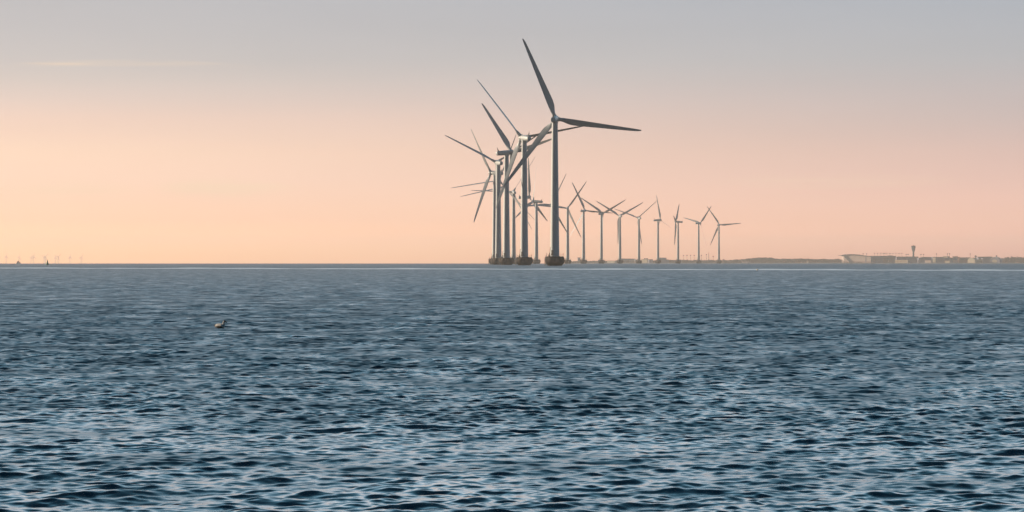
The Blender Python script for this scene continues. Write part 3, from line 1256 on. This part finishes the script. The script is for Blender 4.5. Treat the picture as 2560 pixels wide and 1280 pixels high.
building('airport_pier', 'tall blue-grey block beside the hall with the sloping roof', 2176.5, 2208.5, 640.6, M_GREYW, M_ROOF, 0, bands=((0.05, 0.95, 644.5, 645.6, M_WIN), (0.05, 0.95, 649, 650.1, M_WIN), (0.26, 0.36, 650.6, 652.6, M_PINK)), deep=40)
building('airport_terminal', 'brown building left of the low dark-roofed block', 2209.2, 2240.5, 640.8, M_BROWNW, M_ROOF, 0, bands=((0.05, 0.5, 645.6, 646.8, M_WIN), (0.2, 0.6, 647.8, 649, M_GREYW), (0.38, 0.44, 651.5, 655, M_PINK)), deep=36, vents=((0.5, 0.8, 1.0),))
building('low_terminal', 'low grey block with a dark flat roof below the control tower', 2243.0, 2297, 643.2, M_GREYW, M_ROOF, 0, roof_h=1.6, deep=30, bands=((0.6, 0.95, 645.4, 646.4, M_WIN),), d=SD + 40)
building('lit_annexe', 'sunlit cream annexe in front of the low dark-roofed block', 2240.6, 2274.5, 650.2, M_CREAM, M_BROWNW, Y45, bands=((0.03, 0.97, 653.9, 655.4, M_BROWNW),), roof_h=0.5, d=SD - 70)
building('grey_terminal', 'long grey building right of the control tower', 2298.5, 2321, 645.2, M_GREYW, M_ROOF, 0, bands=((0.05, 0.95, 649, 650.3, M_BROWNW),), deep=30)
building('dark_shed', 'dark flat shed behind the grey building right of the control tower', 2307, 2333, 643.4, M_GREYW, M_ROOF, 0, d=SD + 60)
building('tan_shed', 'small tan shed in front of the long grey building', 2314.5, 2330, 651, M_PINK, M_BROWNW, Y45, d=SD - 60, roof_h=0.4)
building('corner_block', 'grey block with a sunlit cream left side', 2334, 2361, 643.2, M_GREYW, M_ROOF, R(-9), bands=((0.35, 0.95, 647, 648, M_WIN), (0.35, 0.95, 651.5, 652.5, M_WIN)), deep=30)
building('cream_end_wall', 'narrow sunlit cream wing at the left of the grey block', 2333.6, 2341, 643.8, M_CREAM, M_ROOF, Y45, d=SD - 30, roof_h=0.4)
building('cream_rooftop_block', 'sunlit cream upper block behind the grey offices', 2360.6, 2372, 641.0, M_CREAM, M_BROWNW, Y45, d=SD + 50, roof_h=0.6)
building('grey_offices', 'grey office block with pale patches between the cream blocks', 2361.5, 2384, 645.0, M_GREYW, M_ROOF, 0, bands=((0.1, 0.5, 647.5, 648.6, M_WIN), (0.6, 0.7, 648, 652, M_PINK)), vents=((0.5, 0.7, 3.2),))
building('lit_store', 'low sunlit yellowish store at the water in front of grey offices', 2364.5, 2376.5, 652.0, M_CREAM, M_BROWNW, Y45, d=SD - 60, roof_h=0.4)
building('red_roofed_house', 'house with a red roof and a pale upper wall', 2383.5, 2396.5, 642.4, M_PINK, M_REDR, R(20), roof_h=1.4, bands=((0.1, 0.9, 646, 650, M_GREYW),))
building('red_stair_tower', 'narrow red stair tower beside the red-roofed house', 2396.2, 2400.0, 642.6, M_REDR, M_ROOF, Y45, d=SD - 20, roof_h=0.4)
building('brown_workshop', 'brown workshop left of the rounded cream shed', 2400.4, 2426, 644.4, M_BROWNW, M_ROOF, 0, bands=((0.1, 0.45, 648.5, 650, M_WIN), (0.6, 0.9, 648.5, 650, M_WIN)), doors=((0.75, 0.85, 653),))
building('dark_roof_hall', 'long hall with a dark roof behind the rounded cream shed', 2447.5, 2482, 643.0, M_GREYW, M_ROOF, 0, roof_h=1.3, d=SD + 60)
building('lit_hut', 'small sunlit cream hut right of the rounded cream shed', 2448, 2458.5, 648.4, M_CREAM, M_BROWNW, Y45, bands=((0.03, 0.97, 653.6, 655, M_BROWNW),), d=SD - 50, roof_h=0.4)
building('grey_hall', 'wide grey hall left of the arched white roof', 2458.8, 2484, 646.0, M_GREYW, M_ROOF, 0, bands=((0.1, 0.9, 649.4, 650.4, M_WIN),), roof_h=0.6)

# rounded cream shed
def barrel(name, label, x0, x1, yt, yb, wall, yaw, d=SD, knob=None):
    base = Vector(((sx_(x0, d) + sx_(x1, d)) / 2, d + 20, sea_z(sx_(x0, d), d) + 0.8))
    root = thing(name, label, 'building', base, -yaw)
    w = (sx_(x1, d) - sx_(x0, d)) / math.cos(yaw) * 0.62
    hh = sz_(yt, d) - base.z
    bm = bmesh.new()
    prof = [(-w / 2, 0)] + [(-w / 2 * math.cos(t), hh * (0.35 + 0.65 * math.sin(t))) for t in np.linspace(0, math.pi, 14)] + [(w / 2, 0)]
    rings = [[(x, y, z) for x, z in prof] for y in (-6, 6)]
    loft(bm, rings)
    bmesh.ops.recalc_face_normals(bm, faces=bm.faces)
    obj('vault', bm, wall, root)
    if knob:
        bm = bmesh.new()
        f, ky_, kw = knob
        tube(bm, (w * (f - 0.5), 0, hh * 0.8), (w * (f - 0.5), 0, sz_(ky_, d) - base.z - kw), 0.8)
        lathe(bm, [(0.4, 0), (kw, kw * 0.6), (kw, kw * 1.3), (0.3, kw * 1.8)], 12, cx=w * (f - 0.5), cz=sz_(ky_, d) - base.z - kw * 1.6)
        obj('rooftop_dome', bm, M_ROOF, root)
    return root, w, hh


barrel('rounded_shed', 'rounded cream shed with a dark dome on its roof', 2423.5, 2449, 644.2, 658, M_CREAM, R(48), d=SD - 60, knob=(0.85, 638.6, 2.4))
rt, w_, h_ = barrel('arched_hall', 'hall with an arched white roof and a sunlit oval front', 2476, 2512, 643.6, 658, M_GREYW, R(38), d=SD - 40, knob=(0.55, 638.4, 2.0))
bm = bmesh.new()
for t0, t1 in zip(np.linspace(0.35, 2.2, 10), np.linspace(0.35, 2.2, 10)[1:]):
    pa = [(-w_ / 2 * math.cos(t) * 1.02, h_ * (0.35 + 0.68 * math.sin(t))) for t in (t0, t1)]
    pb = [(x, z + 0.7) for x, z in pa]
    vs = [bm.verts.new((x, y, z)) for y in (-6.6, 6.6) for x, z in (pa[0], pa[1], pb[1], pb[0])]
    for f in ((0, 1, 2, 3), (7, 6, 5, 4), (0, 4, 5, 1), (1, 5, 6, 2), (2, 6, 7, 3), (3, 7, 4, 0)):
        bm.faces.new([vs[i] for i in f])
obj('roof', bm, M_WROOF, rt, smooth=False)
bm = bmesh.new()
lathe(bm, [(1.0, 0), (1.0, 0.4)], 24, axis='Y')
for v in bm.verts:
    v.co.x *= w_ * 0.26
    v.co.z *= 3.6
bmesh.ops.transform(bm, matrix=Matrix.Translation((0.0, -6.3, 4.4)) @ Matrix.Rotation(0.0, 4, 'X')  , verts=bm.verts)
obj('front_panel', bm, M_CREAM, rt)

# control tower
cd = SD + 70
cb = Vector((sx_(2283.6, cd), cd, sea_z(sx_(2283.6, cd), cd) + 0.8))
ct = thing('control_tower', 'dark airport control tower with a flared head above the low roofs', 'tower', cb)
zt = lambda y: sz_(y, cd) - cb.z
bm = bmesh.new()
lathe(bm, [(2.15, 0), (2.05, zt(629.5)), (2.6, zt(627.5))], 24)
obj('shaft', bm, M_CONCT, ct, smooth=True)
bm = bmesh.new()
lathe(bm, [(2.6, zt(627.5)), (3.9, zt(624.6)), (4.35, zt(621.5)), (4.7, zt(618.6))], 24)
obj('head', bm, M_CONCT, ct, smooth=True)
bm = bmesh.new()
lathe(bm, [(4.65, zt(618.59)), (4.95, zt(615.2))], 24)
obj('cab_window', bm, M_GLASS, ct, smooth=True)
bm = bmesh.new()
lathe(bm, [(5.25, zt(615.19)), (5.25, zt(614.4)), (1.2, zt(614.1)), (1.1, zt(613.4))], 24)
rf = obj('roof', bm, M_ROOF, ct, smooth=True)
bm = bmesh.new()
tube(bm, (0.3, 0, zt(613.5)), (0.3, 0, zt(610.5)), 0.12, 0.05)
obj('antenna', bm, M_DARK, rf)


# light masts on the apron
def mast_proto(H, label, group):
    root = thing('floodlight_mast', label, 'light mast', (0, 0, 0), 0, group)
    bm = bmesh.new()
    tube(bm, (0, 0, 0), (0, 0, H), 0.42, 0.28)
    obj('pole', bm, M_DARK, root)
    bm = bmesh.new()
    lathe(bm, [(0.5, H - 1.0), (1.6, H - 0.6), (1.6, H + 0.6), (0.5, H + 1.0)], 10)
    obj('lamp_ring', bm, M_DARK, root)
    return root


def masts(xs, yt, label, group, base_y=None):
    pr = None
    for x in xs:
        d = SD + 150
        X = sx_(x, d)
        g = sea_z(X, d) + 1.5
        y = yt
        if pr is None:
            pr = mast_proto(sz_(y, d) - g, label, group)
            o = pr
        else:
            o = copy_tree(pr)
        o.location = (X, d, g)


masts((2186.4, 2193.9, 2201.9, 2208.9, 2212.4, 2217.3, 2224.8, 2232.3, 2239.8, 2247.8, 2254.8), 633.0,
      'apron floodlight mast in the row above the blue-grey and brown airport blocks', 'floodlight masts left of the control tower')
masts((2265.5, 2270.2, 2302.3, 2308.8), 635.6, 'short floodlight mast on the apron close beside the control tower', 'floodlight masts around the control tower')
masts((2157.8, 2166.7), 634.4, 'short floodlight mast peeking over the sloping hall roof', 'floodlight masts over the hall roof')
masts((2341.5, 2369.0, 2374.2, 2425.6), 634.6, 'short floodlight mast above the mixed blocks right of the control tower', 'floodlight masts right of the control tower')
masts((1709, 1717.5, 1726.5, 1735.4, 1753.5), 638.2, 'thin pale light mast in the row on the bare shore between the last wind turbines', 'light masts on the bare shore')
masts((1766.0,), 636.4, 'light mast just left of the tall chimney pole on the bare shore', None)
masts((1783.0,), 641.0, 'shortest light mast between the tall chimney pole and the last wind turbine', None)
d = SD + 120
X = sx_(1772, d)
pole = thing('chimney_pole', 'tall thin chimney pole on the bare shore left of the last wind turbine', 'chimney', (X, d, sea_z(X, d) + 1.5))
bm = bmesh.new()
tube(bm, (0, 0, 0), (0, 0, sz_(631.2, d) - sea_z(X, d) - 1.5), 0.75, 0.5, seg=12)
obj('stack', bm, M_CONCT, pole)
bm = bmesh.new()
H_ = sz_(631.2, d) - sea_z(X, d) - 1.5
lathe(bm, [(0.56, H_ - 1.6), (0.8, H_ - 1.5), (0.8, H_ - 1.0), (0.56, H_ - 0.9)], 12)
obj('collar', bm, M_ROOF, pole)

# left part of the shore
building('square_block', 'lone square grey block on the low shore right of the tallest wind turbine', 1444.0, 1451.4, 644.4, M_GREYW, M_ROOF, R(-6), bands=((0.15, 0.85, 646.5, 647.4, M_WIN), (0.15, 0.85, 649, 650, M_WIN)), deep=8, d=SD + 400)
building('long_shed', 'long low grey shed behind a far wind turbine base', 1552, 1587.5, 647.2, M_GREYW, M_ROOF, 0, bands=((0.05, 0.95, 650, 651, M_PINK),), d=SD + 60, roof_h=0.7)
building('pale_row', 'pale low row of huts left of the long grey shed', 1518, 1541, 651.6, M_CREAM, M_BROWNW, Y45, d=SD - 20, roof_h=0.4)
building('cream_plant', 'bright cream building on the shore between two wind turbine bases', 1605.5, 1621, 648.4, M_CREAM, M_BROWNW, Y45, d=SD - 30, roof_h=0.5, vents=((0.32, 0.60, 2.0), (0.72, 1.0, 2.2)))
building('gabled_house', 'small grey house right of the bright cream building', 1621.5, 1632.5, 649.2, M_GREYW, M_REDR, R(-10), roof_h=1.0, bands=((0.2, 0.8, 652, 653, M_PINK),))
building('dark_flat_block', 'dark flat-roofed block on stilts of shore behind the side-on wind turbine', 1647.5, 1666.5, 645.6, M_GREYW, M_ROOF, 0, roof_h=1.4, deep=16, bands=((0.05, 0.95, 648.4, 649.3, M_WIN),))
building('low_extension', 'low extension at the right of the dark flat-roofed block', 1666.8, 1673, 649.2, M_GREYW, M_ROOF, 0, deep=14, roof_h=0.5)
building('tiny_house', 'tiny dark house on the shore right of the last wind turbine', 1807.5, 1811.5, 648.8, M_BROWNW, M_REDR, R(-15), deep=5, roof_h=0.8, d=SD + 20)
building('shore_hut', 'tiny grey hut on the shore behind the side-on rotor turbine base', 1696.5, 1704.5, 649.8, M_GREYW, M_ROOF, 0, deep=7, roof_h=0.5, d=SD)
building('pink_barn', 'long low pinkish barn at the water below the wooded rise', 1855, 1876.5, 653.4, M_PINK, M_BROWNW, R(30), d=SD - 70, roof_h=0.4)
building('red_boathouse', 'low reddish boathouse right of the small white lighthouse', 2024, 2045, 652.6, M_BROWNW, M_REDR, R(12), d=SD - 60, roof_h=0.8)

d = SD - 90
X = sx_(1588.5, d)
dm = thing('radar_dome', 'small white ball-shaped dome on the shore at the end of the long shed', 'dome', (X, d, sea_z(X, d) + 0.8))
bm = bmesh.new()
bmesh.ops.create_uvsphere(bm, u_segments=20, v_segments=12, radius=2.7, matrix=Matrix.Translation((0, 0, 6.0)))
obj('ball', bm, M_WROOF, dm, smooth=True)
bm = bmesh.new()
lathe(bm, [(1.8, 0), (1.5, 3.8)], 14)
obj('stand', bm, M_PINK, dm, smooth=True)

d = SD - 100
X = sx_(2020.5, d)
lh = thing('harbour_light', 'small white lighthouse with a thin mast at the water line', 'lighthouse', (X, d, sea_z(X, d)))
bm = bmesh.new()
lathe(bm, [(2.6, -0.5), (2.5, 3.0), (1.5, 3.1), (1.2, 6.2)], 16)
obj('tower', bm, M_CREAM, lh, smooth=True)
bm = bmesh.new()
lathe(bm, [(1.5, 6.21), (1.5, 6.5), (0.8, 6.6), (0.8, 7.8), (0.1, 8.6)], 14)
lt = obj('lantern_room', bm, M_REDR, lh, smooth=True)
bm = bmesh.new()
tube(bm, (0.8, 0, 5.5), (0.8, 0, 14.2), 0.16, 0.1)
obj('mast', bm, M_DARK, lh)

# ------------------------------------------------------------------ the hazy evening air
hm = bpy.data.materials.new('haze')
hm.use_nodes = True
nt = hm.node_tree
for n in list(nt.nodes):
    nt.nodes.remove(n)
pv = nt.nodes.new('ShaderNodeVolumePrincipled')
pv.inputs['Color'].default_value = (1.0, 0.88, 0.79, 1)
pv.inputs['Density'].default_value = HAZE_DENSITY
pv.inputs['Anisotropy'].default_value = 0.3
out = nt.nodes.new('ShaderNodeOutputMaterial')
nt.links.new(pv.outputs[0], out.inputs['Volume'])
bm = bmesh.new()
box(bm, -HAZE_REACH, HAZE_REACH, -HAZE_REACH, HAZE_REACH, -drop(13200) - 3.0, HAZE_TOP)
hz = obj('haze', bm, hm)
hz['kind'] = 'stuff'
hz['label'] = 'thin pale evening haze over the water'
